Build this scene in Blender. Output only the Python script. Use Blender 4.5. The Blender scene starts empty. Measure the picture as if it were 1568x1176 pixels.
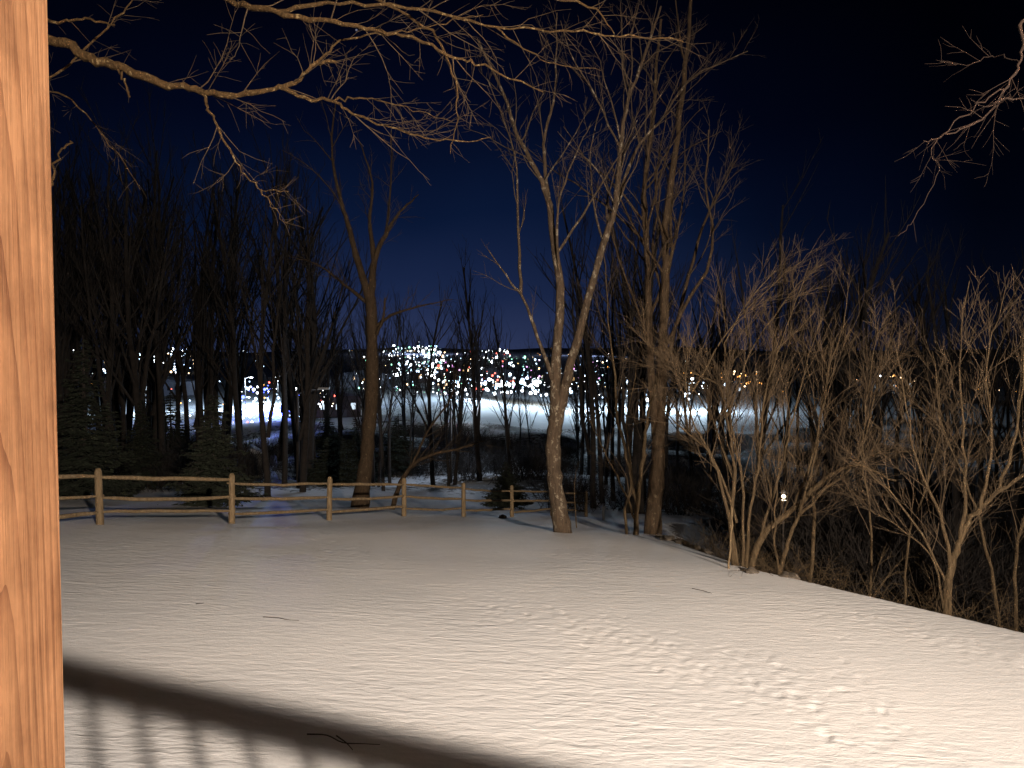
import bpy, math, random, bmesh
import numpy as np
from mathutils import Vector
random.seed(7)
rng = np.random.default_rng(11)
scene = bpy.context.scene
scene.view_settings.view_transform = 'Standard'
scene.view_settings.look = 'None'
scene.view_settings.exposure = 0
CZ = 3.0
PITCH = math.radians(2.2)
F = 1130.0

def px_to_world(px, row, d):
    """image pixel column/row + forward distance -> world position"""
    u = (px-784)/F; v = (588-row)/F
    dx, dy, dz = u, math.cos(PITCH)+v*math.sin(PITCH), -math.sin(PITCH)+v*math.cos(PITCH)
    t = d/dy
    return np.array([dx*t, d, dz*t+CZ])

# ------------------------------------------------------------------ terrain
YS = [-400,-20,0,6,10,14,18,22,27,32,40,60,100,170,300,600,1000,1500,2000,2500,3200,4500,7000]
ZS = [-1.5,-2.8,-2.95,-3.0,-3.2,-3.65,-4.3,-5.0,-5.9,-6.9,-8.3,-10.6,-13,-14.6,-15,-14,-10,-3,8,18,24,20,16]
EY = [-50,0,5,9,10.8,12.3,17,25,35,60]
EX = [60,20,10.5,6.35,4.95,3.95,3.75,5.2,9,20]
def ground(x, y):
    x = np.asarray(x, float); y = np.asarray(y, float)
    z = 0
    for o_ in (-2.2, -1.3, -.45, .45, 1.3, 2.2): z = z + np.interp(y+o_, YS, ZS)/6
    z = z - 0.045*np.clip(x, -22, 22)
    xe = np.interp(y, EY, EX)
    w = np.clip((60-y)/25, 0, 1)
    z = z - w*0.30*np.clip(x-xe, 0, 9)
    z = z + 0.045*np.sin(x*0.55+0.4*y+1)*np.clip(y/12, 0, 1)+0.02*np.sin(0.8*y-0.35*x)*np.clip(y/14, 0, 1)
    far = np.clip((y-700)/1500, 0, 1)
    z = z + far*(8*np.sin(x/420.0+1.2)+5*np.sin(x/170.0+y/600)+3*np.sin(x/71.))
    mid = np.clip((y-38)/30, 0, 1)*np.clip((170-y)/40, 0, 1)
    z = z + mid*(0.7*np.sin(x/6.1+y/9)+0.5*np.sin(x/11-y/5))
    return z+CZ
def gz(x, y): return float(ground(x, y))

# ------------------------------------------------------------------ node helpers
def new_mat(name):
    m = bpy.data.materials.new(name); m.use_nodes = True
    nt = m.node_tree; nt.nodes.clear()
    out = nt.nodes.new('ShaderNodeOutputMaterial')
    b = nt.nodes.new('ShaderNodeBsdfPrincipled')
    nt.links.new(b.outputs[0], out.inputs[0])
    return m, nt, b
def N(nt, t, **kw):
    n = nt.nodes.new(t)
    for k, v in kw.items(): setattr(n, k, v)
    return n
def ramp(nt, fac, stops):
    r = nt.nodes.new('ShaderNodeValToRGB'); nt.links.new(fac, r.inputs[0])
    e = r.color_ramp.elements
    while len(e) < len(stops): e.new(0.5)
    for i, (p, c) in enumerate(stops):
        e[i].position = p; e[i].color = (*c, 1) if len(c) == 3 else c
    return r.outputs[0]
def mapped(nt, scale, coord='Object', rot=(0,0,0), loc=(0,0,0)):
    tc = nt.nodes.new('ShaderNodeTexCoord'); mp = nt.nodes.new('ShaderNodeMapping')
    mp.inputs['Scale'].default_value = scale; mp.inputs['Rotation'].default_value = rot; mp.inputs['Location'].default_value = loc
    nt.links.new(tc.outputs[coord], mp.inputs[0]); return mp.outputs[0]
def noise(nt, vec, scale, detail=4, rough=0.55, dist=0):
    n = N(nt, 'ShaderNodeTexNoise'); nt.links.new(vec, n.inputs['Vector'])
    n.inputs['Scale'].default_value = scale; n.inputs['Detail'].default_value = detail
    n.inputs['Roughness'].default_value = rough; n.inputs['Distortion'].default_value = dist
    return n.outputs[0]
def math_n(nt, op, a, b=None, clamp=False):
    n = nt.nodes.new('ShaderNodeMath'); n.operation = op; n.use_clamp = clamp
    for i, v in enumerate((a, b)):
        if v is None: continue
        if isinstance(v, (int, float)): n.inputs[i].default_value = v
        else: nt.links.new(v, n.inputs[i])
    return n.outputs[0]
def mixc(nt, f, a, b, mode='MIX'):
    n = nt.nodes.new('ShaderNodeMix'); n.data_type = 'RGBA'; n.blend_type = mode
    for s, v in ((n.inputs[0], f), (n.inputs[6], a), (n.inputs[7], b)):
        if isinstance(v, (int, float)): s.default_value = v
        elif isinstance(v, tuple): s.default_value = (*v, 1)
        else: nt.links.new(v, s)
    return n.outputs[2]
def bump(nt, b, h, strength, distance, prev=None):
    n = nt.nodes.new('ShaderNodeBump'); n.inputs['Strength'].default_value = strength; n.inputs['Distance'].default_value = distance
    nt.links.new(h, n.inputs['Height'])
    if prev is not None: nt.links.new(prev, n.inputs['Normal'])
    nt.links.new(n.outputs[0], b.inputs['Normal']); return n.outputs[0]

# ------------------------------------------------------------------ materials
def mat_snow():
    m, nt, b = new_mat('snow_ground')
    at = N(nt, 'ShaderNodeAttribute', attribute_name='brush')
    v = mapped(nt, (1,1,1))
    n1 = noise(nt, v, 0.35, 3)
    snow = ramp(nt, n1, [(0.3, (0.71,0.73,0.77)), (0.7, (0.82,0.83,0.86))])
    nz = noise(nt, v, 1.7, 5, 0.7)
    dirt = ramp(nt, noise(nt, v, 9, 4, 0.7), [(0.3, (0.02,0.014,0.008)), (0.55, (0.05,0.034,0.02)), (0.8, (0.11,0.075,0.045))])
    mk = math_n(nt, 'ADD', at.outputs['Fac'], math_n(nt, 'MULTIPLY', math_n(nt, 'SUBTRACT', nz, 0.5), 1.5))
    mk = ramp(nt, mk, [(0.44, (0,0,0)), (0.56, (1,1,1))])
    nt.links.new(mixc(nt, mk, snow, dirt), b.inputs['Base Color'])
    b.inputs['Roughness'].default_value = 0.75
    b.inputs['Specular IOR Level'].default_value = 0.25
    v2 = mapped(nt, (1.3, 5.0, 1), rot=(0,0,math.radians(-14)))
    r1 = noise(nt, v2, 1.6, 4, 0.55, 0.8)
    v3 = mapped(nt, (2.4, 6, 1), rot=(0,0,math.radians(-26)))
    r2 = noise(nt, v3, 2.3, 3, 0.5, 0.5)
    n4 = noise(nt, v, 0.22, 2)
    amp = ramp(nt, n4, [(0.35, (0.3,)*3), (0.6, (1,)*3)])
    h = math_n(nt, 'ADD', math_n(nt, 'MULTIPLY', r1, 0.6), math_n(nt, 'MULTIPLY', r2, 0.5))
    h = math_n(nt, 'MULTIPLY', h, amp)
    nb = bump(nt, b, h, 0.8, 0.034)
    g = noise(nt, v, 28, 4, 0.75)
    bump(nt, b, g, 0.4, 0.010, nb)
    return m
def mat_bark(name, c1, c2, c3=None, sc=1.0, lich=0.6, bm=1.0):
    m, nt, b = new_mat(name)
    v = mapped(nt, (9*sc, 9*sc, 2.2*sc))
    n = noise(nt, v, 2.0, 5, 0.7, 0.4)
    col = ramp(nt, n, [(0.3, c1), (0.7, c2)])
    if c3:
        v2 = mapped(nt, (1,1,0.7))
        n2 = noise(nt, v2, 9*sc, 4, 0.7)
        mk = ramp(nt, n2, [(lich-0.02, (0,0,0)), (lich+0.05, (1,1,1))])
        col = mixc(nt, mk, col, c3)
    nt.links.new(col, b.inputs['Base Color'])
    b.inputs['Roughness'].default_value = 0.9; b.inputs['Specular IOR Level'].default_value = 0.15
    if bm: bump(nt, b, n, bm, 0.04)
    return m
def mat_simple(name, c, rough=0.8, var=0.25, sc=6, bm=0.0):
    m, nt, b = new_mat(name)
    v = mapped(nt, (1,1,1)); n = noise(nt, v, sc, 4, 0.65)
    lo = tuple(x*(1-var) for x in c); hi = tuple(min(1, x*(1+var)) for x in c)
    nt.links.new(ramp(nt, n, [(0.3, lo), (0.7, hi)]), b.inputs['Base Color'])
    b.inputs['Roughness'].default_value = rough
    if bm: bump(nt, b, n, bm, 0.01)
    return m
def mat_emit(name, c, s):
    m = bpy.data.materials.new(name); m.use_nodes = True; nt = m.node_tree; nt.nodes.clear()
    o = nt.nodes.new('ShaderNodeOutputMaterial'); e = nt.nodes.new('ShaderNodeEmission')
    e.inputs[0].default_value = (*c, 1); e.inputs[1].default_value = s
    nt.links.new(e.outputs[0], o.inputs[0])
    try: m.cycles.emission_sampling = 'NONE'
    except Exception: pass
    return m
def mat_cedar(name, z0=0.0, y0=0.0, seed=0.0, k=1.0):
    m, nt, b = new_mat(name)
    tc = nt.nodes.new('ShaderNodeTexCoord'); sx = nt.nodes.new('ShaderNodeSeparateXYZ'); nt.links.new(tc.outputs['Object'], sx.inputs[0])
    warp = noise(nt, mapped(nt, (5, 5, .9), loc=(seed,)*3), 1.0, 1, 0.4)
    yy = math_n(nt, 'ADD', sx.outputs[1], math_n(nt, 'MULTIPLY', math_n(nt, 'SUBTRACT', warp, .5), .05))
    a = math_n(nt, 'ADD', math_n(nt, 'ADD', yy, -y0), math_n(nt, 'MULTIPLY', sx.outputs[0], .35))
    c = math_n(nt, 'MULTIPLY', math_n(nt, 'ADD', sx.outputs[2], -z0), 0.040)
    rr = math_n(nt, 'SQRT', math_n(nt, 'ADD', math_n(nt, 'MULTIPLY', a, a), math_n(nt, 'MULTIPLY', c, c)))
    w2 = noise(nt, mapped(nt, (30, 30, 2.5), loc=(seed,)*3), 1.0, 3, 0.6)
    ph = math_n(nt, 'ADD', rr, math_n(nt, 'MULTIPLY', w2, .007))
    s = math_n(nt, 'FRACT', math_n(nt, 'MULTIPLY', ph, 125.0))
    s = math_n(nt, 'POWER', s, 3.0)
    s = math_n(nt, 'MULTIPLY', s, ramp(nt, noise(nt, mapped(nt, (25, 25, 2)), 1, 3, .6), [(.35, (.3,)*3), (.65, (.85,)*3)]))
    c1 = tuple(q*k for q in (0.215, 0.112, 0.056)); c2 = tuple(q*k for q in (0.095, 0.038, 0.017))
    base = mixc(nt, s, c1, c2)
    fib = noise(nt, mapped(nt, (260, 260, 3)), 1.0, 4, 0.65)
    base = mixc(nt, 0.6, base, ramp(nt, fib, [(0.35, (0.6,)*3), (0.65, (1,)*3)]), 'MULTIPLY')
    blot = noise(nt, mapped(nt, (8, 8, 3.5)), 1.5, 5, 0.7)
    base = mixc(nt, 0.8, base, ramp(nt, blot, [(0.36, (0.5,0.44,0.40)), (0.60, (1,1,1))]), 'MULTIPLY')
    kn = noise(nt, mapped(nt, (1, 1, .55), loc=(seed*3+2,)*3), 17, 1, .4)
    base = mixc(nt, ramp(nt, kn, [(.78, (0,0,0)), (.83, (1,1,1))]), base, (.04,.02,.011))
    nt.links.new(base, b.inputs['Base Color'])
    b.inputs['Roughness'].default_value = 0.7; b.inputs['Specular IOR Level'].default_value = 0.25
    h = math_n(nt, 'ADD', math_n(nt, 'MULTIPLY', s, -0.5), fib)
    bump(nt, b, h, 0.6, 0.002)
    return m
M_snow = mat_snow()
M_barkA = mat_bark('bark_lichen', (0.028,0.021,0.015), (0.095,0.070,0.049), (0.20,0.175,0.135), lich=0.58)
M_barkB = mat_bark('bark_brown', (0.024,0.017,0.011), (0.075,0.052,0.033), (0.15,0.12,0.08), lich=0.63)
M_barkO = mat_bark('bark_overhead', (0.03,0.018,0.008), (0.105,0.064,0.028), (0.24,0.175,0.09), sc=2.4, lich=0.60)
M_twigO = mat_simple('twig_overhead', (0.048,0.030,0.014), .9, .5, 8)
M_twig = mat_simple('twig_brown', (0.045,0.031,0.019), .9, .5, 8)
M_shrub = mat_bark('bark_shrub', (0.036,0.025,0.014), (0.11,0.08,0.047), (0.17,0.135,0.085), lich=0.66, sc=1.5)
M_twigS = mat_simple('twig_shrub', (0.068,0.046,0.025), .9, .6, 3)
M_dark = mat_simple('bark_woodland', (0.020,0.016,0.014), .95, .5, 4)
M_needle = mat_simple('spruce_needles', (0.014,0.020,0.011), 0.85, 0.4, 3)
M_fence = mat_bark('split_cedar', (0.09,0.065,0.038), (0.24,0.18,0.11), (0.18,0.145,0.10))
M_cedar1 = mat_cedar('cedar_grain', -.95, 0.015, 0.4)
M_rock = mat_simple('rock_grey', (0.09,0.075,0.06), 0.9, 0.4, 9, 1.0)

# ------------------------------------------------------------------ mesh helpers
def build_mesh(name, V, Fq, mats, smooth=True, fm=None):
    me = bpy.data.meshes.new(name)
    V = np.asarray(V, np.float32); Fq = np.asarray(Fq, np.int32); k = Fq.shape[1]
    me.vertices.add(len(V)); me.vertices.foreach_set('co', V.ravel())
    me.loops.add(Fq.size); me.loops.foreach_set('vertex_index', Fq.ravel())
    me.polygons.add(len(Fq)); me.polygons.foreach_set('loop_start', np.arange(0, Fq.size, k, dtype=np.int32))
    me.polygons.foreach_set('loop_total', np.full(len(Fq), k, np.int32))
    me.polygons.foreach_set('use_smooth', np.full(len(Fq), smooth, bool))
    if fm is not None: me.polygons.foreach_set('material_index', np.asarray(fm, np.int32))
    for m in mats: me.materials.append(m)
    me.update(calc_edges=True)
    return me
def link(name, me, parent=None, loc=(0,0,0)):
    o = bpy.data.objects.new(name, me); scene.collection.objects.link(o); o.location = loc
    if parent: o.parent = parent
    return o
def empty(name, loc=(0,0,0)):
    o = bpy.data.objects.new(name, None); scene.collection.objects.link(o); o.location = loc; return o

class Acc:
    def __init__(s): s.V = []; s.F = []; s.n = 0; s.M = []
    def tube(s, P, R, sides):
        P = np.asarray(P, float); R = np.asarray(R, float); n = len(P)
        T = np.empty_like(P); T[1:-1] = P[2:]-P[:-2]; T[0] = P[1]-P[0]; T[-1] = P[-1]-P[-2]
        T /= np.sqrt((T*T).sum(1))[:, None]+1e-9
        md = np.abs(T.mean(0)); ref = np.zeros(3); ref[np.argmin(md)] = 1
        A = np.cross(T, ref); A /= np.sqrt((A*A).sum(1))[:, None]+1e-9
        B = np.cross(T, A)
        th = np.arange(sides)*2*math.pi/sides
        ring = P[:, None, :]+R[:, None, None]*(np.cos(th)[None, :, None]*A[:, None, :]+np.sin(th)[None, :, None]*B[:, None, :])
        s.V.append(ring.reshape(-1, 3))
        i = np.arange(n-1)[:, None]*sides; j = np.arange(sides)[None, :]; j2 = (j+1) % sides
        f = np.stack([i+j, i+j2, i+sides+j2, i+sides+j], -1).reshape(-1, 4)+s.n
        s.F.append(f); s.n += n*sides; s.M.append(np.full(len(f), 1 if sides <= 4 else 0))
    def mesh(s, name, mats): 
        fm = np.concatenate(s.M) if len(mats) > 1 else None
        return build_mesh(name, np.concatenate(s.V), np.concatenate(s.F), mats, True, fm)

def nrm(v): return v/(math.sqrt(float(np.dot(v, v)))+1e-9)
def sides_for(r): return 3 if r < 0.014 else (4 if r < 0.022 else (6 if r < 0.09 else 12))
def spawn(acc, P, R, L, lev, prm, t0=0.25):
    if lev >= prm['levels']: return
    n = max(1, rng.poisson(prm['n'][lev]))
    ts = t0+(1-t0)*np.sort(rng.random(n))**0.9
    m = len(P)-1
    for t in ts:
        f = t*m; i = min(int(f), m-1); p = P[i]+(P[i+1]-P[i])*(f-i); r = R[i]+(R[i+1]-R[i])*(f-i)
        td = nrm(P[i+1]-P[i]); rv = nrm(rng.normal(size=3)); side = nrm(np.cross(td, rv))
        a = math.radians(rng.uniform(*prm['ang']))
        d = nrm(td*math.cos(a)+side*math.sin(a)+np.array([0,0,prm['up0']]))
        l = L*prm['ratio']*(1.15-0.75*t)*rng.uniform(0.45, 1.4)
        if l < prm['minl']: continue
        grow(acc, p, d, l, max(prm['rmin'], min(r*0.5, l*prm['thin'])), lev+1, prm)
def grow(acc, p, d, L, r, lev, prm, t0=0.2):
    n = max(3, min(10, int(L/prm['seg'])))
    D = d.copy(); P = [p.copy()]; q = p.copy()
    W = rng.normal(size=(n, 3))*prm['wob']
    for k in range(n):
        D = D+W[k]; D[2] += prm['up']; D = D/math.sqrt(D@D)
        q = q+D*(L/n); P.append(q)
    P = np.array(P); R = np.linspace(r, max(prm['rmin']*0.5, r*0.25), n+1)
    acc.tube(P, R, sides_for(r))
    spawn(acc, P, R, L, lev, prm, t0)
def catmull(P, k=5):
    P = np.asarray(P, float); n = len(P)
    if n < 3: return np.array([P[0]+(P[-1]-P[0])*t for t in np.linspace(0, 1, k+1)])
    Q = np.vstack([2*P[0]-P[1], P, 2*P[-1]-P[-2]]); out = []
    for i in range(n-1):
        a, b, c, d = Q[i:i+4]
        for t in np.arange(k)/k:
            out.append(0.5*((2*b)+(-a+c)*t+(2*a-5*b+4*c-d)*t*t+(-a+3*b-3*c+d)*t**3))
    out.append(P[-1]); return np.array(out)
def limb(acc, pts, d, r0, r1, prm=None, t0=0.2, jit=0.012, base=False, flare=0, L=None):
    P = [px_to_world(p[0], p[1], d+(p[2] if len(p) > 2 else 0)) for p in pts]
    if base: 
        P[0][2] = min(P[0][2], gz(P[0][0], P[0][1]))-0.15
    P = catmull(P, 5)
    ln = np.linalg.norm(np.diff(P, axis=0), axis=1).sum()
    J = rng.normal(size=P.shape)*jit; J[0] = 0; P = P+J
    t = np.linspace(0, 1, len(P)); R = r0+(r1-r0)*t**0.8
    R = R*(1+0.06*rng.normal(size=len(R)))
    if flare: R = R*(1+flare*np.exp(-t*14))
    acc.tube(P, R, max(5, sides_for(r0)) if r0 < 0.09 else 14)
    if prm: spawn(acc, P, R, L or ln, 0, prm, t0)
    return P

# ------------------------------------------------------------------ ground sheet
def make_ground():
    rad = [0.0, 1.5]
    r = 3.0
    while r < 7000:
        rad.append(r); r *= 1.005 if r < 18 else (1.01 if r < 45 else 1.025)
    rad = np.array(rad)
    fr = np.linspace(-0.78, 0.78, 680); bk = np.linspace(0.78, 2*math.pi-0.78, 90)[1:-1]
    th = np.concatenate([fr, bk]); nt_, nr = len(th), len(rad)
    X = rad[:, None]*np.sin(th)[None]; Y = rad[:, None]*np.cos(th)[None]
    Z = ground(X, Y); DZ = np.zeros_like(Z)
    prints = []
    def trail(a, b, n, spread, dep):
        pa = np.array(a); pb = np.array(b)
        for i in range(n):
            t = i/(n-1); p = pa+(pb-pa)*t; p = p+rng.normal(size=2)*spread
            prints.append((p[0], p[1], rng.uniform(0.035, 0.06), dep*rng.uniform(.3, 1.1), rng.uniform(0, 3.1)))
    trail((-0.5, 9.8), (3.0, 6.2), 230, 0.32, 0.0065)
    trail((0.6, 9.2), (3.4, 6.8), 110, 0.36, 0.006)
    trail((-4.6, 16.5), (-2.6, 12.0), 130, 0.38, 0.011)
    trail((4.3, 9.6), (5.8, 7.6), 100, 0.35, 0.006)
    trail((-6.5, 15.5), (-5.0, 10.0), 80, 0.6, 0.008)
    trail((-3, 14), (2.5, 13), 60, 0.8, 0.008)
    for (px, py, s, dep, a) in prints:
        rr = math.hypot(px, py); i0 = np.searchsorted(rad, rr-0.4); i1 = np.searchsorted(rad, rr+0.4)
        tt = math.atan2(px, py); j0 = np.searchsorted(fr, tt-0.4/rr); j1 = np.searchsorted(fr, tt+0.4/rr)
        xs = X[i0:i1, j0:j1]-px; ys = Y[i0:i1, j0:j1]-py
        ca, sa = math.cos(a), math.sin(a); u = (xs*ca+ys*sa)/(s*1.5); v = (-xs*sa+ys*ca)/(s*0.9)
        q = u*u+v*v
        DZ[i0:i1, j0:j1] += -dep*np.exp(-q)+dep*0.3*np.exp(-((np.sqrt(q)-1.6)**2)*3)
    DZ = np.where(DZ > 0, .006*np.tanh(DZ/.006), .02*np.tanh(DZ/.02))
    V = np.stack([X, Y, Z+DZ], -1).reshape(-1, 3)
    i = np.arange(nr-1)[:, None]*nt_; j = np.arange(nt_)[None]; j2 = (j+1) % nt_
    Fq = np.stack([i+j, i+nt_+j, i+nt_+j2, i+j2], -1).reshape(-1, 4)
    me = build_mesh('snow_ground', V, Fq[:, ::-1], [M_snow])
    x, y = V[:, 0], V[:, 1]
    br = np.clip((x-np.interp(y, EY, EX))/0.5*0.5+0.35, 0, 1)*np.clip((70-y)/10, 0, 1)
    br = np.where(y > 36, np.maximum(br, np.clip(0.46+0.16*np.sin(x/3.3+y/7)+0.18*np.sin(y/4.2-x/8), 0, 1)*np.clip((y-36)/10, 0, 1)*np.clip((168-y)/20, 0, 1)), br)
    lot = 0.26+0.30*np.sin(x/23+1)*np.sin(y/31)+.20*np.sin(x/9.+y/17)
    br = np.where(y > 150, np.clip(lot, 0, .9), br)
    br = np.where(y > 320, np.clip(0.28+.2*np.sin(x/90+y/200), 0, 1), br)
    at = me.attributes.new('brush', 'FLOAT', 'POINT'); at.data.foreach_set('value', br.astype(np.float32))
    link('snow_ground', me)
make_ground()

# ------------------------------------------------------------------ hero trees
P_tree = dict(levels=3, n=[15, 8, 5], ang=(22, 58), up0=0.22, up=0.03, wob=0.13, ratio=0.36, minl=0.15, thin=0.010, rmin=0.0045, seg=0.24)
P_big = dict(P_tree, rmin=0.007, minl=0.3, seg=0.3, n=[13, 8, 5])
P_sh = dict(levels=3, n=[20, 9, 3], ang=(12, 50), up0=0.16, up=0.012, wob=0.075, ratio=0.50, minl=0.15, thin=0.0045, rmin=0.0026, seg=0.22)
P_ov = dict(levels=3, n=[18, 8, 5], ang=(22, 62), up0=-0.05, up=0.0, wob=0.15, ratio=0.32, minl=0.10, thin=0.008, rmin=0.0020, seg=0.12)

a = Acc(); d = 17.6
limb(a, [(866,838),(858,790),(850,740),(847,690),(851,640)], d, .225, .165, base=True, flare=.35)
limb(a, [(851,650),(850,590),(853,520),(858,440),(847,370),(838,300),(815,250),(792,205,.3),(765,130,.5),(730,60,.6)], d, .15, .02, P_tree, .4)
limb(a, [(851,655),(866,590),(883,525),(903,445),(925,370),(943,310),(950,240),(958,170),(985,90),(1012,10)], d, .14, .025, P_tree, .4)
limb(a, [(943,312),(975,230,.3),(1015,180,.5),(1060,120,.8),(1145,78,1.2)], d, .055, .012, P_tree, .15)
limb(a, [(849,590),(828,530,-.2),(802,458,-.3),(780,430,-.4),(748,382,-.5)], d, .06, .012, P_tree, .3)
limb(a, [(797,450,-.3),(793,350,-.3),(788,235,-.4),(745,120,-.4)], d, .045, .010, P_tree, .2)
limb(a, [(840,312),(833,220,.4),(850,140,.5),(853,20,.7)], d, .06, .015, P_tree, .2)
limb(a, [(858,440),(853,330,-.4),(875,250,-.6),(905,190,-.9)], d, .045, .01, P_tree, .2)
limb(a, [(925,372),(910,320,.4),(905,230,.6),(925,150,.8)], d, .035, .01, P_tree, .2)
link('yard_tree', a.mesh('yard_tree', [M_barkA, M_twig]))

a = Acc(); d = 29.
limb(a, [(550,775),(561,700),(568,620),(570,540),(567,455)], d, .30, .20, base=True, flare=.3)
limb(a, [(567,462),(548,400),(535,350),(520,300),(508,225,.4),(515,150,.8)], d, .17, .02, P_big, .3)
limb(a, [(568,462),(573,400),(590,360),(612,325),(642,298,.6)], d, .16, .02, P_big, .3)
limb(a, [(573,400),(566,340,.6),(570,280,.8),(550,215,1)], d, .11, .02, P_big, .2)
limb(a, [(575,500),(605,480,-.5),(650,468,-.9),(692,458,-1.2)], d, .08, .012, P_big, .3)
limb(a, [(560,462),(520,430,.6),(485,405,.9),(440,392,1.)], d, .08, .012, P_big, .2)
limb(a, [(571,520),(586,490,-.4),(590,455,-.6)], d, .08, .03, P_big, .5, L=2)
limb(a, [(590,362),(598,290,.5),(600,200,.8)], d, .06, .02, P_big, .2)
link('bare_tree', a.mesh('bare_tree', [M_barkB, M_twig]))
a = Acc(); d = 30.5
limb(a, [(598,775),(618,730),(650,700),(700,688),(740,676)], d, .12, .03, P_big, .3, base=True)
limb(a, [(630,715),(655,660),(690,610),(700,560)], d, .06, .02, P_big, .2)
link('leaning_tree', a.mesh('leaning_tree', [M_barkB, M_twig]))

a = Acc(); d = 19.6
limb(a, [(999,832),(1003,760),(1008,680),(1012,600),(1016,500),(1019,420),(1021,330),(1035,230),(1050,100),(1060,-20)], d, .23, .04, P_tree, .35, base=True, flare=.25)
limb(a, [(1006,680),(996,560),(992,420),(986,300),(1000,180),(1012,30)], d, .13, .03, P_tree, .3)
limb(a, [(1010,600),(1040,480,.4),(1075,350,.6),(1105,290,.8),(1132,235,1.)], d, .07, .010, P_tree, .2)
limb(a, [(992,520),(960,430,.4),(935,350,.6),(930,280,.6)], d, .045, .010, P_tree, .2)
limb(a, [(1018,470),(1000,380,.4),(1010,290,.6),(975,200,.7)], d, .045, .010, P_tree, .2)
link('bare_tree', a.mesh('bare_tree.001', [M_barkB, M_twig]))
a = Acc(); d = 18.8
limb(a, [(973,826),(976,770),(985,700),(992,640),(1005,590)], d, .08, .03, P_tree, .4, base=True)
limb(a, [(976,780),(960,700),(946,640),(940,560),(931,480),(926,390)], d, .055, .012, P_tree, .3)
limb(a, [(975,800),(950,740),(925,690),(900,640)], d, .035, .01, P_tree, .3)
limb(a, [(962,822),(958,780),(968,730),(960,650),(975,560)], d, .045, .01, P_tree, .3, base=True)
link('young_tree', a.mesh('young_tree', [M_shrub, M_twig]))

a = Acc(); d = 12.6
S = [([(1128,878),(1119,800),(1124,720),(1112,640),(1100,590),(1060,575)], .055, .008),
     ([(1145,876),(1165,822),(1215,780),(1260,737),(1310,712),(1372,737)], .075, .018),
     ([(1134,876),(1112,775),(1085,692),(1045,658),(1015,625)], .04, .008),
     ([(1140,876),(1150,780),(1165,680),(1172,600),(1205,500),(1240,400)], .035, .005),
     ([(1137,876),(1138,760),(1120,650),(1110,540),(1140,470),(1190,410)], .032, .005),
     ([(1128,800),(1100,720),(1060,640),(1050,560),(1075,480)], .028, .005),
     ([(1165,822),(1195,720),(1215,640),(1235,560),(1260,480)], .028, .005),
     ([(1215,780),(1250,680),(1262,590),(1290,500),(1300,430)], .028, .005),
     ([(1310,712),(1330,650),(1345,580),(1370,500)], .02, .004),
     ([(1125,740),(1080,620,.5),(1020,560,.8),(985,520,1)], .022, .004),
     ([(1112,640),(1150,540,.5),(1210,450,.8),(1260,395,1)], .022, .004),
     ([(1060,600),(1120,500,.5),(1190,430,.8),(1250,380,1)], .020, .004),
     ([(1150,870),(1180,760,.5),(1160,660,.7),(1200,560,.8),(1215,440,.9)], .025, .004)]
for i, (p, r0, r1) in enumerate(S):
    limb(a, p, d, r0, r1, P_sh, .22, base=(p[0][1] > 870), L=3.0 if i != 1 else 2.4)
link('shrub_tree', a.mesh('shrub_tree', [M_shrub, M_twigS]))
a = Acc(); d = 12.4
S = [([(1190,888),(1203,840),(1222,790),(1240,730),(1258,640),(1275,520)], .05, .005),
     ([(1196,888),(1186,820),(1190,740),(1200,650)], .025, .005),
     ([(1240,858,.6),(1247,800,.6),(1238,740,.6),(1205,690,.6)], .045, .012),
     ([(1222,790),(1275,740),(1330,700),(1400,690)], .03, .005)]
for p, r0, r1 in S: limb(a, p, d, r0, r1, P_sh, .25, base=(p[0][1] > 850), L=2.6)
link('shrub_tree', a.mesh('shrub_tree.001', [M_shrub, M_twigS]))
a = Acc(); d = 10.2
S = [([(1447,938),(1452,885),(1468,835),(1490,792),(1530,752),(1600,705)], .07, .02),
     ([(1455,870),(1440,790),(1405,710),(1385,610),(1370,520)], .032, .005),
     ([(1470,832),(1478,710),(1470,560),(1482,430)], .03, .005),
     ([(1500,785),(1520,680),(1510,560),(1540,440)], .028, .005),
     ([(1450,938),(1430,860),(1380,810),(1330,780)], .02, .004),
     ([(1530,752),(1560,640),(1570,520),(1590,420)], .024, .005),
     ([(1452,900),(1400,800),(1350,740),(1300,700)], .022, .004)]
for p, r0, r1 in S: limb(a, p, d, r0, r1, P_sh, .25, base=(p[0][1] > 930), L=2.3)
link('shrub_tree', a.mesh('shrub_tree.002', [M_shrub, M_twigS]))
a = Acc(); d = 12.0
S = [([(1560,930),(1556,850),(1575,760),(1560,620),(1580,470)], .04, .005),
     ([(1545,930),(1510,840),(1480,740),(1440,640),(1430,540)], .035, .005),
     ([(1330,900),(1335,820),(1320,700),(1330,600),(1345,500)], .025, .005),
     ([(1385,905),(1390,830),(1420,740),(1440,620),(1420,520)], .025, .005)]
for p, r0, r1 in S: limb(a, p, d, r0, r1, P_sh, .2, base=True, L=2.8)
link('shrub_tree', a.mesh('shrub_tree.003', [M_shrub, M_twigS]))

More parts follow.
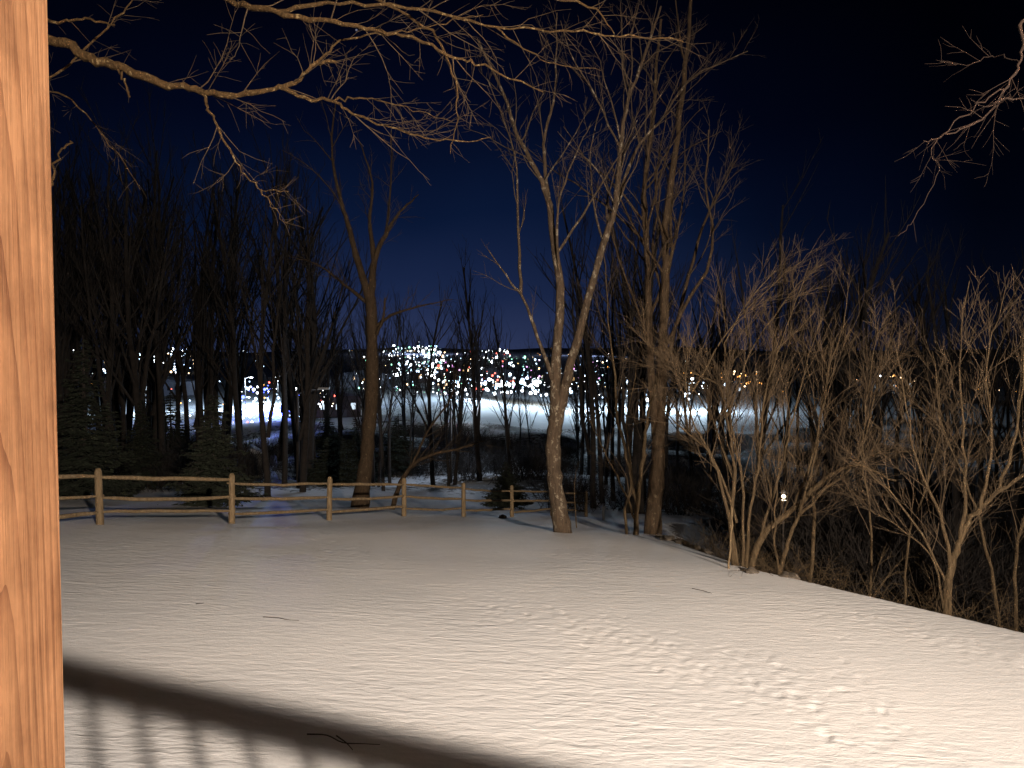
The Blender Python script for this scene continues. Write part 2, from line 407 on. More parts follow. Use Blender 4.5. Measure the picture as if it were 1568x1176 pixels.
# overhanging tree standing left of the deck
a = Acc(); d = 6.6
tb = np.array([-8.6, 6.9, gz(-8.6, 6.9)-.2])
trunk = catmull([tb, tb+[0.1,0,2.5], tb+[0.3,0.1,5], tb+[0.5,-.2,7.5], tb+[.9,-.5,10]], 6)
a.tube(trunk, np.linspace(.34, .14, len(trunk)), 14)
def olimb(start, pts, r0, r1, n=1.0, dd=0., t0=.25, L=None):
    P = [np.array(start)]+[px_to_world(p[0], p[1], d+dd+(p[2] if len(p) > 2 else 0)) for p in pts]
    P = catmull(P, 6); P[1:] += rng.normal(size=P[1:].shape)*.011
    t = np.linspace(0, 1, len(P)); R = r0+(r1-r0)*t**.7; R *= 1+.10*rng.normal(size=len(R))
    a.tube(P, R, 8 if r0 > .03 else 5)
    ln = np.linalg.norm(np.diff(P, axis=0), axis=1).sum()
    spawn(a, P, R, L or ln, 0, dict(P_ov, n=[int(17*n), 8, 5]), t0)
olimb(trunk[14], [(-60,20),(70,56),(140,88),(200,110),(265,132),(340,143),(410,138),(455,124),(482,98),(512,93)], .062, .012, .9, L=2.8, t0=.45)
olimb(px_to_world(430,135,d), [(470,150),(510,156),(560,180),(620,203),(680,215),(752,211)], .022, .004, .9, L=2.6)
olimb(px_to_world(310,142,d), [(322,170),(345,215),(365,255),(400,290),(445,292)], .015, .004, .8, L=2.)
olimb(px_to_world(400,290,d), [(415,315),(440,345)], .008, .003, .6, L=1.)
olimb(px_to_world(510,156,d), [(560,150,.3),(620,165,.5),(690,185,.8)], .011, .003, .8, L=2.)
olimb(px_to_world(482,98,d), [(530,60,.3),(600,50,.6),(680,35,.8),(740,20,1)], .013, .004, .8, L=2.)
olimb(px_to_world(175,100,d), [(190,125),(198,150)], .014, .008, .3, L=.6)
olimb(trunk[12], [(-60,180,.5),(75,120,.5),(130,75,.5),(180,30,.6),(220,-20,.7)], .02, .006, .8, L=2)
olimb(trunk[16], [(-50,0,.4),(80,32,.2),(130,30,.2),(175,36,.2)], .026, .008, .5, L=1.)
olimb(trunk[18], [(100,-120,.6),(280,-40,.4),(352,0,.2),(420,18),(500,32),(570,45),(640,62),(700,88),(740,100),(830,140)], .045, .006, 1.2, L=3., t0=.3)
olimb(px_to_world(420,18,d), [(520,5,.5),(640,12,.8),(760,42,1),(880,48,1.1),(950,55,1.2),(1045,62,1.2)], .022, .007, 1.2, L=3.)
olimb(px_to_world(760,42,d+1), [(800,75,1),(860,100,1.4),(920,105,1.6)], .011, .003, .7, L=1.6)
olimb(trunk[20], [(150,-200,1),(420,-90,1),(560,-10,1),(650,40,1),(690,100,1),(700,170,1.1),(690,235,1.2)], .035, .004, .9, L=2.4, t0=.5)
olimb(trunk[20], [(300,-220,1.5),(600,-120,1.6),(760,-30,1.6),(900,10,1.6),(940,50,1.6)], .05, .005, 1., L=2.8, t0=.5)
olimb(trunk[10], [(-60,330,.3),(60,290,.0),(78,275,.0),(90,240,.0),(110,213,.0)], .026, .008, .3, L=.6, t0=.7)
olimb(trunk[11], [(-60,110,1.5),(90,145,1.5),(160,210,1.6),(215,290,1.8)], .02, .003, .9, L=2., t0=.4)
link('overhanging_tree', a.mesh('overhanging_tree', [M_barkO, M_twigO]))
a = Acc(); d = 7.0
tb = np.array([8.2, 6.6, gz(8.2, 6.6)-.2])
trunk = catmull([tb, tb+[0,0,2.5], tb+[-.2,0.1,5], tb+[-.4,-.2,7.5]], 6)
a.tube(trunk, np.linspace(.26, .12, len(trunk)), 12)
olimb(trunk[15], [(1620,20),(1568,72),(1555,110),(1530,152),(1495,188),(1450,205),(1415,215)], .022, .004, 1.1, L=2.2, t0=.45)
olimb(px_to_world(1545,130,d), [(1500,160),(1450,200),(1425,235),(1440,260),(1400,335),(1375,365)], .008, .002, .8, L=1.6)
olimb(px_to_world(1560,95,d), [(1520,85,.3),(1480,98,.4),(1440,95,.5)], .007, .002, .8, L=1.4)
olimb(px_to_world(1530,152,d), [(1560,150,0.2),(1600,170,.3)], .012, .005, .8, L=1.6)
M_red = mat_simple('bark_reddish', (0.024,0.012,0.007), .9, .5, 10)
link('overhanging_tree', a.mesh('overhanging_tree.001', [M_red, M_red]))

a = Acc(); limb(a, [(884,792),(880,750),(885,706)], 21.5, .018, .006, P_tree, .4, base=True, L=1.2); link('sapling', a.mesh('sapling', [M_shrub]))
a = Acc(); limb(a, [(1114,886),(1118,840),(1122,778)], 12.2, .022, .014, None, base=True); link('garden_stake', a.mesh('garden_stake', [M_fence]))

a = Acc()
for i in range(620):
    y = rng.uniform(6.5, 17); x = np.interp(y, EY, EX)+abs(rng.normal())*1.3+rng.uniform(-.15, .3)
    p = np.array([x, y, gz(x, y)-.03]); ang = rng.uniform(0, 6.28)
    dd = nrm(np.array([math.cos(ang)*.7, math.sin(ang)*.7, rng.uniform(.5, 1.6)]))
    grow(a, p, dd, rng.uniform(.15, 1.05), .004, 1, dict(P_sh, up=-.12, levels=3, n=[1, 4, 2], rmin=.0025, ratio=.4, minl=.1), .2)
link('bramble_thicket', a.mesh('bramble_thicket', [M_shrub]))

# ------------------------------------------------------------------ background woodland (instanced)
P_bg = dict(levels=3, n=[20, 8, 5], ang=(18, 48), up0=0.35, up=0.05, wob=0.09, ratio=0.40, minl=0.6, thin=0.012, rmin=0.013, seg=0.9)
temps = []
for k in range(6):
    a = Acc(); H = 17
    grow(a, np.array([0., 0, -0.5]), np.array([rng.normal()*.04, rng.normal()*.04, 1.]), H, rng.uniform(.15, .22), 0, dict(P_bg, wob=.045), t0=.25)
    if k % 2 == 0:
        grow(a, np.array([.1, 0, H*.18]), nrm(np.array([rng.normal()*.3, rng.normal()*.3, 1.])), H*.65, .11, 0, dict(P_bg, n=[11, 7, 4]), t0=.3)
    temps.append(a.mesh('woodland_tree_mesh', [M_dark]))
wood = empty('background_woodland')
def put(px, d, h, k=None):
    x = (px-784)/F*d; y = d
    o = link('tree', temps[k if k is not None else rng.integers(6)], wood, (x, y, gz(x, y)))
    s = h/17; o.scale = (s*rng.uniform(.8, 1.15), s*rng.uniform(.8, 1.15), s); o.rotation_euler = (rng.normal()*.03, rng.normal()*.03, rng.uniform(0, 6.28))
for i in range(56): 
    dd = rng.uniform(38, 78); px = rng.uniform(20, 480)
    if 350 < px < 455 and rng.random() < .65: px -= 180
    put(px, dd, (17.5+rng.uniform(-3, 2))+(dd-38)*.25)
for i in range(22): dd = rng.uniform(48, 90); put(rng.uniform(455, 650), dd, rng.uniform(11, 15)+(dd-48)*.08)
put(735, 62, 18.5, 0); put(728, 75, 17, 2); put(700, 90, 15)
for i in range(17): dd = rng.uniform(55, 110); put(rng.uniform(660, 900), dd, rng.uniform(11, 15))
for i in range(24): dd = rng.uniform(36, 80); put(rng.uniform(890, 1180), dd, rng.uniform(14, 18))
for i in range(34): dd = rng.uniform(28, 75); put(rng.uniform(1150, 1660), dd, rng.uniform(12, 15)+(dd-30)*.12)
for i in range(10): dd = rng.uniform(40, 120); put(rng.choice([rng.uniform(-600, 20), rng.uniform(1660, 2300)]), dd, rng.uniform(14, 20))
a = Acc()
grow(a, np.array([0., 0, -.5]), np.array([0., 0, 1.]), 12, .2, 0, dict(P_bg, levels=2, n=[18, 6], rmin=.04, minl=.8), t0=.15)
temps.append(a.mesh('valley_tree_mesh', [M_dark]))
for i in range(60): dd = rng.uniform(150, 520); put(rng.uniform(-100, 1700), dd, rng.uniform(7, 12), 6)
a = Acc()
for i in range(80):
    an = rng.uniform(0, 6.28); dd = nrm(np.array([math.cos(an)*.5, math.sin(an)*.5, rng.uniform(.6, 1.5)]))
    grow(a, np.array([rng.normal()*.8, rng.normal()*.8, -.1]), dd, rng.uniform(1, 3.2), .016, 1, dict(P_bg, minl=.2, seg=.5, levels=3, n=[1, 7, 4], rmin=.009), .2)
ume = a.mesh('understory_mesh', [M_dark])
und = empty('woodland_understory')
for i in range(150):
    px = rng.uniform(0, 1700); dd = rng.uniform(40, 95) if px < 1150 else rng.uniform(16, 60)
    if 380 < px < 860 and dd < 58: continue
    x = (px-784)/F*dd
    o = link('brush', ume, und, (x, dd, gz(x, dd))); s = rng.uniform(.6, 1.25); o.scale = (s*1.3, s*1.3, s*.85); o.rotation_euler = (0, 0, rng.uniform(0, 6.28))

# ------------------------------------------------------------------ spruces
def spruce(name, px, d, H, W):
    x = (px-784)/F*d; z0 = gz(x, d)
    a = Acc(); a.tube(np.array([[0,0,-.2],[0,0,H*.5],[0,0,H]]), np.array([.13,.08,.01])*H/6, 7)
    tris = []
    z = .35
    while z < H*.98:
        rr = W*(1-z/H)**.85*rng.uniform(.75, 1.12); nb = max(4, int(9*(1-z/H))+4)
        for b in range(nb):
            an = rng.uniform(0, 6.28); L = rr*rng.uniform(.7, 1.1)
            t = np.linspace(0, 1, 6); P = np.stack([np.cos(an)*L*t, np.sin(an)*L*t, z-.25*L*t+.18*L*t**3], 1)
            a.tube(P, np.linspace(.02, .005, 6), 3)
            m = max(8, int(L*34)); tt = rng.uniform(.1, 1, m)
            c = np.stack([np.cos(an)*L*tt, np.sin(an)*L*tt, z-.25*L*tt+.18*L*tt**3], 1)+rng.normal(size=(m, 3))*[.05,.05,.03]
            sgn = rng.choice([-1, 1], m); w = .22*(1.15-tt)*L+.07
            ta = an+sgn*rng.uniform(.5, 1.1, m)
            e = c+np.stack([np.cos(ta)*w, np.sin(ta)*w, -w*.35*rng.random(m)], 1)
            o = np.stack([-np.sin(ta), np.cos(ta), rng.normal(size=m)*.6], 1)*.03
            tris.append(np.stack([c-o, c+o, e+o*.4, e-o*.4], 1))
        z += H*.028
    T = np.concatenate(tris).reshape(-1, 3); n0 = a.n
    a.V.append(T); a.F.append(np.arange(len(T)).reshape(-1, 4)+n0); nq = len(T)//4; nt0 = sum(len(f) for f in a.F)-nq
    me = build_mesh(name, np.concatenate(a.V), np.concatenate(a.F), [M_dark, M_needle], False, [0]*nt0+[1]*nq)
    link(name, me, None, (x, d, z0))
spruce('spruce_tree', 128, 25, 5.6, 2.1)
spruce('spruce_tree', 325, 25.5, 4.0, 1.8)
spruce('spruce_tree', 215, 40, 5.0, 1.9)
spruce('spruce_tree', 775, 41, 2.6, 1.7)
spruce('spruce_tree', 500, 62, 6.5, 3.2)
spruce('spruce_tree', 545, 64, 6.0, 3.2)
spruce('spruce_tree', 510, 50, 4.0, 2.5)
spruce('spruce_tree', 610, 70, 6.0, 3.2)
spruce('spruce_tree', 260, 52, 6.0, 2.6)

# ------------------------------------------------------------------ split rail fence
a = Acc()
P0 = np.array([-8.1, 14.4]); st = np.array([1.62, 2.52])
allp = [P0+st*i for i in range(-4, 8)]
for i, p in enumerate(allp):
    z = gz(*p); lean = rng.normal(size=2)*.022
    hgt = 1.15+rng.normal()*.02
    P = np.array([[p[0], p[1], z-.3], [p[0]+lean[0]*.5, p[1]+lean[1]*.5, z+.5], [p[0]+lean[0], p[1]+lean[1], z+hgt-.06], [p[0]+lean[0], p[1]+lean[1], z+hgt], [p[0]+lean[0], p[1]+lean[1], z+hgt+.012]])
    a.tube(P, [.078, .072, .07, .046, .002], 8)
    if i < len(allp)-1:
        q = allp[i+1]; zq = gz(*q)
        for h in (.24, .60, .97):
            h1 = h+rng.normal()*.025; h2 = h+rng.normal()*.025
            t = np.linspace(0, 1, 9)[:, None]
            A = np.array([p[0], p[1], z+h1]); B = np.array([q[0], q[1], zq+h2])
            off = st/np.linalg.norm(st); A[:2] -= off*.08; B[:2] += off*.08
            R = A+(B-A)*t; R[:, 2] += -.04*np.sin(t[:, 0]*math.pi)*rng.uniform(-.4, 1.2); R += rng.normal(size=R.shape)*.007
            pp = np.array([-off[1], off[0]])*(.02 if i % 2 else -.02)
            R[:, :2] += pp
            a.tube(R, np.array([.024,.038,.042,.044,.042,.045,.042,.038,.024])*rng.uniform(.85, 1.15), 6)
link('split_rail_fence', a.mesh('split_rail_fence', [M_fence]))

# ------------------------------------------------------------------ boxes / generic
def box(name, c, s, mat, parent=None, rotz=0., bev=0.0):
    bm = bmesh.new(); bmesh.ops.create_cube(bm, size=1)
    for v in bm.verts: v.co = Vector((v.co.x*s[0], v.co.y*s[1], v.co.z*s[2]))
    if bev: bmesh.ops.bevel(bm, geom=bm.edges[:]+bm.verts[:], offset=bev, segments=2, affect='EDGES')
    me = bpy.data.meshes.new(name); bm.to_mesh(me); bm.free(); me.materials.append(mat)
    o = link(name, me, parent, c); o.rotation_euler = (0, 0, rotz); return o
dv = np.array([.924, -.383]); nv = np.array([.383, .924]); RZ = math.atan2(-.383, .924)
C = np.array([-.553, .90]); pc = C-.07*dv-.07*nv
post = empty('deck_post', (pc[0], pc[1], 0))
box('post_shaft', (0, 0, CZ-.225), (.14, .14, 2.65), M_cedar1, post, RZ, .005)
box('post_cap', (0, 0, CZ+1.121), (.18, .18, .04), M_cedar1, post, RZ, .008)
M_rail = mat_cedar('cedar_rail', 0, 0, 2.1)
rail = empty('deck_railing', (0, 0, 0))
def along(t, n, z): return (dv[0]*t+nv[0]*n, dv[1]*t+nv[1]*n, z)
NR = .573; tpost = float(pc@dv)
def railseg(ta, tb):
    L = tb-ta; tm = (ta+tb)/2
    box('cap_rail', along(tm, NR, CZ-.57), (L, .14, .038), M_rail, rail, RZ, .004)
    box('top_rail', along(tm, NR, CZ-.66), (L, .038, .138), M_rail, rail, RZ, .003)
    box('bottom_rail', along(tm, NR, CZ-1.43), (L, .038, .088), M_rail, rail, RZ, .003)
    k = ta+.13
    while k < tb-.05:
        box('baluster', along(k, NR, CZ-1.058), (.04, .036, .65), M_rail, rail, RZ, .002); k += .36
railseg(tpost+.074, tpost+6.5); railseg(tpost-3.0, tpost-.074)
for tt in (tpost+6.57, tpost-3.07): box('end_post', along(tt, NR, CZ-1.0), (.13, .13, 1.1), M_rail, rail, RZ, .004)
M_deck = mat_simple('deck_boards_wood', (.22,.12,.065), .7, .3, 5, .3)
deck = empty('deck')
k = -5.9
while k < .70:
    box('board', along(0, k, CZ-1.57), (16, .136, .03), M_deck, deck, RZ, .003); k += .142
box('rim_joist', along(0, .76, CZ-1.68), (16, .04, .24), M_deck, deck, RZ)
for t in (-6, -3, 0, 3, 6): box('support', along(t, .62, CZ-2.5), (.14, .14, 1.8), M_deck, deck, RZ)
M_sid = mat_simple('siding_paint', (.48,.34,.24), .6, .08, 3)
M_trim = mat_simple('trim_white', (.7,.7,.68), .5, .05, 3)
M_glass = mat_simple('window_glass_dark', (.02,.022,.03), .1, .1, 2)
house = empty('house')
box('wall', along(2, -6.5, CZ+1.0), (18, .4, 7.6), M_sid, house, RZ)
for i in range(24):
    box('siding_course', along(2, -6.29, CZ-2.6+i*.3), (18, .022, .27), M_sid, house, RZ, .004)
for t in (-3, 1.5, 6):
    box('window_frame', along(t, -6.262, CZ+.1), (1.5, .03, 1.4), M_trim, house, RZ); box('window_pane', along(t, -6.243, CZ+.1), (1.32, .01, 1.22), M_glass, house, RZ)
box('eave', along(2, -6.2, CZ+4.95), (19, 1.0, .2), M_trim, house, RZ)
Lp = along(9.0, -6.0, CZ+3.14)
fl = empty('floodlight_fixture')
M_metal = mat_simple('painted_metal', (.2,.2,.2), .5, .1, 4)
box('wall_plate', along(9.0, -6.26, CZ+3.35), (.14, .03, .14), M_metal, fl, RZ, .004)
box('arm', along(9.0, -6.14, CZ+3.33), (.03, .22, .03), M_metal, fl, RZ, .004)
bm = bmesh.new(); bmesh.ops.create_uvsphere(bm, u_segments=16, v_segments=10, radius=.06); bme = bpy.data.meshes.new('bulb'); bm.to_mesh(bme); bm.free()
bme.materials.append(mat_emit('bulb_glow', (1,.75,.5), 20)); link('bulb', bme, fl, (Lp[0], Lp[1], Lp[2]+.16))

WARM = (1.0, .84, .69)
def light(name, typ, loc, energy, color, parent=None, **kw):
    l = bpy.data.lights.new(name, typ); l.energy = energy; l.color = color
    for k_, v_ in kw.items(): setattr(l, k_, v_)
    o = bpy.data.objects.new(name, l); scene.collection.objects.link(o); o.location = loc
    if parent: o.parent = parent
    return o
light('lamp_wide', 'POINT', Lp, 17500, WARM, fl, shadow_soft_size=.19)
s = light('far_yard_fill_spot', 'SPOT', (Lp[0], Lp[1], Lp[2]), 24000, (1,.80,.61), fl, shadow_soft_size=.1, spot_size=math.radians(52), spot_blend=1.0)  # extra spot added to brighten the far snow and trees
tgt = Vector((-1.5, 24, CZ-3.2)); s.rotation_euler = (tgt-Vector(Lp)).to_track_quat('-Z', 'Y').to_euler()

# ------------------------------------------------------------------ small things in the yard
def rock(name, px, row, d, r):
    x, y, _ = px_to_world(px, row, d); bm = bmesh.new(); bmesh.ops.create_icosphere(bm, subdivisions=3, radius=r)
    o1 = rng.uniform(0, 9, 3)
    for v in bm.verts:
        c = np.array(v.co)/r; f = 1+.22*math.sin(3*c[0]+o1[0])*math.cos(2.6*c[1]+o1[1])+.12*math.sin(7*c[2]+5*c[0]+o1[2])
        v.co *= f; v.co.z *= .55
    me = bpy.data.meshes.new(name); bm.to_mesh(me); bm.free(); me.materials.append(M_rock)
    link(name, me, None, (x, y, gz(x, y)+r*.1))
for px, row, d, r in [(1022,832,17.6,.17),(1045,840,17,.2),(1062,846,16.4,.16),(1035,836,17.6,.13),(1080,852,16,.14),(1150,884,11.9,.12),(1208,888,11.7,.14),(1010,832,18.4,.12),(770,793,25.2,.16)]: rock('rock', px, row, d, r)
M_white = mat_simple('white_plastic', (.6,.6,.56), .5, .08, 5)
a = Acc(); x, y, _ = px_to_world(924, 787, 26); z = gz(x, y)
a.tube([[x,y,z-.1],[x,y,z+.42],[x,y,z+.43],[x,y,z+.5],[x,y,z+.52]], [.05,.05,.075,.075,.002], 12)
link('vent_pipe', a.mesh('vent_pipe', [M_white]))
def gpoint(px, row, off=.012):
    for d in np.arange(3, 60, .05):
        p = px_to_world(px, row, d)
        if p[2] < gz(p[0], p[1])+off: return np.array([p[0], p[1], gz(p[0], p[1])+off])
    return p
for pts in ([(470,1127),(500,1129),(525,1140),(555,1139),(582,1141)], [(403,945),(425,947),(440,950),(458,951)], [(515,1131),(530,1138),(540,1150)], [(300,925),(312,924)], [(1060,902),(1075,905),(1090,909)]):
    a = Acc(); P = catmull([gpoint(*p) for p in pts], 4); a.tube(P, np.linspace(.006, .003, len(P)), 5); link('fallen_twig', a.mesh('fallen_twig', [M_dark]))
def building(name, px, d, w, l, h, wall, rot=0., lit=None, roofh=1.0, rows=1, cols=4, roofm=None):
    x = (px-784)/F*d; e = empty(name, (x, d, gz(x, d)-.2)); e.rotation_euler = (0, 0, rot)
    box('walls', (0, 0, h/2), (w, l, h), wall, e)
    V = [(-w/2-.15*w/4,-l/2-.2,h+.01),(w/2+.15*w/4,-l/2-.2,h+.01),(0,-l/2-.2,h+roofh),(-w/2-.15*w/4,l/2+.2,h+.01),(w/2+.15*w/4,l/2+.2,h+.01),(0,l/2+.2,h+roofh)]
    me = bpy.data.meshes.new('roof'); me.from_pydata(V, [], [(0,1,2),(5,4,3),(0,2,5,3),(2,1,4,5),(1,0,3,4)]); me.materials.append(roofm or M_roof); link('roof', me, e)
    ww = w/cols
    for r in range(rows):
        for c in range(cols):
            m = lit if (lit and rng.random() < .35) else M_glass
            box('window', (-w/2+ww*(c+.5), -l/2-.03, h*(r+.55)/rows), (ww*.3, .05, h/rows*.28), m, e)
    box('door', (w*.28 if cols > 1 else 0, -l/2-.04, min(1., h*.25)), (min(1., w*.4), .07, min(2., h*.5)), M_trimd, e)
M_roof = mat_simple('roof_dark', (.10,.10,.12), .8, .2, 2)
M_trimd = mat_simple('door_paint', (.15,.13,.12), .6, .1, 2)
M_rsnow = mat_simple('roof_snow', (.7,.71,.75), .8, .05, 2)
M_shed = mat_simple('shed_paint', (.2,.19,.17), .7, .15, 4)
building('garden_shed', 383, 62, 1.6, 2.0, 2.2, M_shed, .35, None, .6, 1, 1, M_rsnow)

x, y, zl = px_to_world(1200, 760, 15)
yl = empty('yard_lamp', (x, y, 0)); zg = gz(x, y)
a = Acc(); a.tube([[0,0,zg-.1],[0,0,zg+.3],[0,0,zl-.09]], [.035,.02,.018], 10); link('pole', a.mesh('pole', [M_dark]), yl)
a = Acc(); a.tube([[0,0,zl-.10],[0,0,zl-.085],[0,0,zl-.075],[0,0,zl-.073]], [.02,.06,.06,.002], 10); a.tube([[0,0,zl+.06],[0,0,zl+.07],[0,0,zl+.13]], [.002,.085,.01], 10); link('lamp_housing', a.mesh('lamp_housing', [M_metal]), yl)
bm = bmesh.new(); bmesh.ops.create_uvsphere(bm, u_segments=16, v_segments=10, radius=.042); gm = bpy.data.meshes.new('globe'); bm.to_mesh(gm); bm.free(); gm.materials.append(mat_emit('globe_glow', (1,.80,.52), 7)); link('globe', gm, yl, (0, 0, zl))
light('lamp_light', 'POINT', (0, 0, zl+.02), 28, (1,.84,.62), yl, shadow_soft_size=.1)

# ------------------------------------------------------------------ valley town
cols_ = {'white': ((.85,.93,1), 12), 'cool': ((.50,.72,1), 10), 'warm': ((1,.68,.38), 7), 'amber': ((1,.42,.10), 6), 'red': ((1,.14,.10), 6), 'green': ((.35,1,.65), 5), 'blue': ((.08,.12,1), 10), 'mag': ((.9,.4,.9), 4)}
cm = {k: mat_emit('town_light_'+k, c, s_) for k, (c, s_) in cols_.items()}
names = list(cols_)
bm = bmesh.new(); bmesh.ops.create_icosphere(bm, subdivisions=2, radius=1.0); ov = np.array([v.co[:] for v in bm.verts]); of = np.array([[v.index for v in f.verts] for f in bm.faces]); bm.free()
TV, TF, TM = [], [], []; tn = 0
def tl(px, row, col, size=1.0, h=7.0):
    global tn
    D = np.geomspace(140, 3000, 300)
    u = (px-784)/F; v = (588-row)/F; k = (-math.sin(PITCH)+v*math.cos(PITCH))/(math.cos(PITCH)+v*math.sin(PITCH)); k2 = u/(math.cos(PITCH)+v*math.sin(PITCH))
    hit = np.nonzero(CZ+D*k <= ground(D*k2, D)+h)[0]
    dd_ = D[hit[0]] if len(hit) else 2400.
    p = px_to_world(px, row, dd_)
    if not len(hit): p[2] = min(p[2], gz(p[0], p[1])+30)
    r = .00076*dd_*size
    TV.append(ov*r+p); TF.append(of+tn); TM.append(np.full(len(of), names.index(col))); tn += len(ov)
def cluster(n, x0, x1, y0, y1, pal, s0=.5, s1=1.3):
    for i in range(int(n*1.35)):
        q = rng.random()**2.2
        tl(rng.uniform(x0, x1), rng.uniform(y0, y1), pal[rng.integers(len(pal))], s0+(s1-s0)*1.6*q)
cluster(24, 80, 112, 526, 560, ['white','cool'], .7, 2.6)
cluster(110, 110, 300, 532, 572, ['white','cool','white','warm','cool'], .5, 1.8)
cluster(60, 90, 480, 560, 650, ['white','amber','warm','cool','red'])
cluster(30, 195, 250, 600, 655, ['white','cool','amber'], .6, 1.5)
cluster(90, 345, 460, 590, 640, ['white','white','cool','cool','blue'], .8, 2.3)
cluster(50, 385, 440, 622, 652, ['blue','blue','white'], .9, 2.8)
cluster(12, 488, 512, 598, 626, ['white','red','warm','white'], .8, 2.1)
cluster(80, 540, 690, 535, 605, ['white','cool','green','warm','white','white'], .4, 1.5)
cluster(90, 600, 672, 528, 575, ['white','cool','green','white','white'], .5, 1.8)
cluster(120, 665, 790, 535, 605, ['white','red','green','mag','warm','white','white','cool','white'], .5, 1.8)
cluster(50, 690, 830, 580, 604, ['white','white','cool'], 1., 3.)
cluster(80, 780, 960, 545, 600, ['green','white','warm','cool','mag','cool','white'], .4, 1.4)
cluster(60, 800, 1110, 578, 612, ['white','cool','cool','white'], .7, 2.4)
cluster(36, 880, 1180, 560, 592, ['amber','warm','amber','white'], .5, 1.4)
cluster(22, 1100, 1165, 568, 587, ['amber','warm','amber'], .8, 1.6)
cluster(18, 1310, 1430, 575, 587, ['warm','amber','white'], .5, 1.4)
cluster(12, 1180, 1568, 560, 600, ['warm','amber'], .4, .8)
cluster(90, 100, 1150, 534, 556, ['warm','white','cool','amber','white'], .25, .7)
for px, row, s_ in [(84,536,4.6),(92,545,3.5),(499,608,3.4),(973,584,4.4),(770,574,2.6),(700,590,3.2),(722,592,3),(745,596,2.8),(640,531,2.4),(668,552,2.4),(1060,580,2.6),(652,545,2.2),(813,590,2.6)]: tl(px, row, 'white', s_)
link('town_lights', build_mesh('town_lights', np.concatenate(TV), np.concatenate(TF), [cm[k] for k in names], False, np.concatenate(TM)))
M_wallA = mat_simple('brick_dark', (.10,.07,.06), .8, .2, 2); M_wallB = mat_simple('clapboard_grey', (.14,.14,.16), .8, .1, 2)
M_lit = mat_emit('lit_window_warm', (1,.6,.25), 1.4); M_litc = mat_emit('lit_window_cool', (.7,.85,1), 1.2)
for i, (px, d, w, l, h) in enumerate([(500,165,16,12,5),(560,330,22,14,6),(660,380,18,12,6),(760,420,24,14,6),(870,400,22,14,6),(1010,330,18,12,6),(1120,300,14,10,5),(1340,330,18,10,5),(1400,340,16,10,5),(260,260,14,10,5),(150,300,20,12,6),(720,560,30,16,8)]):
    building('town_building', px, d, w, l, h, (M_wallA, M_wallB)[i % 2], rng.uniform(-.4, .4), (M_lit, M_litc)[int(rng.random() < .4)], h*.3, 1 if h < 7 else 2, 5)
def pole_lamp(px, d, e, col=(.66,.83,1), H=10, hs=.4, nm='street_or_fill_lamp', ss=.4):
    x = (px-784)/F*d; z = gz(x, d); em = empty(nm, (x, d, z))
    a = Acc(); k_ = H/10 if H > 12 else 1; a.tube([[0,0,-.2],[0,0,H*.5],[0,0,H]], [.14*k_,.11*k_,.08*k_], 8); a.tube([[0,0,H-.1],[.6,0,H+.15],[1.4,0,H+.2]], [.06,.05,.05], 6); link('pole', a.mesh('pole', [M_dark]), em)
    box('head', (1.6, 0, H+.22), (.8, .35, .14), M_metal, em, 0, .02)
    bm = bmesh.new(); bmesh.ops.create_uvsphere(bm, u_segments=12, v_segments=8, radius=hs); g = bpy.data.meshes.new('lens'); bm.to_mesh(g); bm.free()
    g.materials.append(cm['white']); lo = link('lens', g, em, (1.6, 0, H+.1)); lo.scale = (1, 1, .5)
    light('lamp_light', 'POINT', (1.6, 0, H-.6), e, col, em, shadow_soft_size=ss)
for px, d, e in [(375,185,34000),(425,205,38000),(730,235,38000),(815,225,30000),(885,212,46000),(960,225,26000),(1055,208,30000),(222,172,22000)]:
    pole_lamp(px, d, e, (.62,.82,1), 8)
pole_lamp(410, 166, 40000, (.08,.14,1), 6, .4)
pole_lamp(690, 62, 1500, (.70,.82,1), 7, .05)  # added fill lamp, brightens the snow beyond the fence
pole_lamp(455, 46, 160, (.70,.82,1), 6, .03)  # weaker added fill for the snow further left
for px, d, e in [(180,1300,1.5e5),(640,1500,2.5e5),(900,1400,2e5)]:  # invented lamps, added only to lift the dark far hills
    pole_lamp(px, d, e, (.45,.58,1), 25, 1.2, 'hill_fill_lamp', 3.)

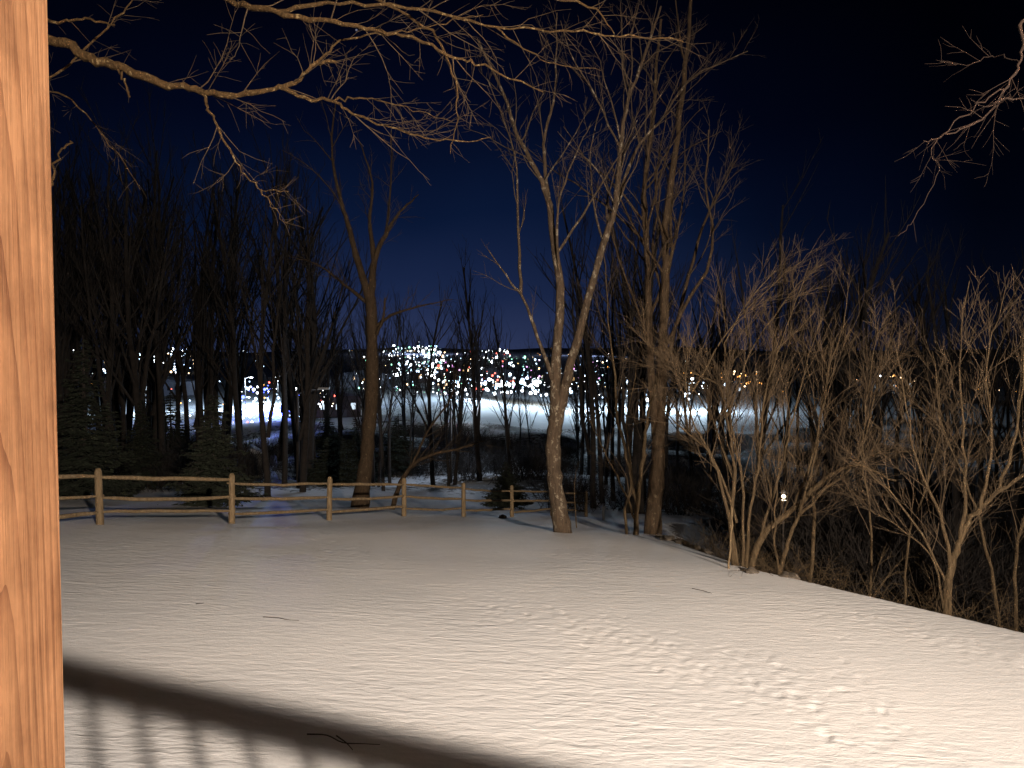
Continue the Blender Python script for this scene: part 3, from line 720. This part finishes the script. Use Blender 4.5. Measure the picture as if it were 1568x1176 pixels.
# ------------------------------------------------------------------ night sky
w = bpy.data.worlds.new('World'); scene.world = w; w.use_nodes = True; nt = w.node_tree; nt.nodes.clear()
try: w.cycles.sampling_method = 'NONE'
except Exception: pass
out = nt.nodes.new('ShaderNodeOutputWorld'); bg = nt.nodes.new('ShaderNodeBackground'); nt.links.new(bg.outputs[0], out.inputs[0])
tc = nt.nodes.new('ShaderNodeTexCoord'); sp = nt.nodes.new('ShaderNodeSeparateXYZ'); nt.links.new(tc.outputs['Generated'], sp.inputs[0])
cl = noise(nt, tc.outputs['Generated'], 2.2, 3, .55)
zw = math_n(nt, 'ADD', sp.outputs[2], math_n(nt, 'MULTIPLY', math_n(nt, 'SUBTRACT', cl, .5), .16))
col = ramp(nt, zw, [(0, (.026,.038,.098)), (.06, (.0105,.020,.064)), (.17, (.0030,.0088,.035)), (.30, (.0012,.0032,.0155)), (.45, (.0007,.0012,.0056)), (.7, (.0003,.0003,.0015))])
vd = nt.nodes.new('ShaderNodeVectorMath'); vd.operation = 'DOT_PRODUCT'; nt.links.new(tc.outputs['Generated'], vd.inputs[0]); vd.inputs[1].default_value = nrm(np.array([-.12, 1, .1]))
az = ramp(nt, vd.outputs['Value'], [(0, (.05,)*3), (.78, (.12,)*3), (.9, (.42,)*3), (1, (1,)*3)])
col = mixc(nt, 1.0, col, az, 'MULTIPLY')
vo = nt.nodes.new('ShaderNodeTexVoronoi'); vo.inputs['Scale'].default_value = 9; nt.links.new(tc.outputs['Generated'], vo.inputs['Vector'])
stm = math_n(nt, 'MULTIPLY', math_n(nt, 'LESS_THAN', vo.outputs['Distance'], .012), math_n(nt, 'GREATER_THAN', sp.outputs[2], .15))
stc = mixc(nt, stm, (0,0,0), (.12,.12,.16))
col = mixc(nt, 1.0, col, stc, 'ADD')
nt.links.new(col, bg.inputs[0]); bg.inputs[1].default_value = 1.0

# ------------------------------------------------------------------ camera
cam = bpy.data.cameras.new('camera'); co = bpy.data.objects.new('camera', cam); scene.collection.objects.link(co)
cam.sensor_width = 36; cam.lens = F/1568*36; cam.clip_start = .05; cam.clip_end = 12000
co.location = (0, 0, CZ); co.rotation_euler = (math.radians(90)-PITCH, 0, 0)
scene.camera = co
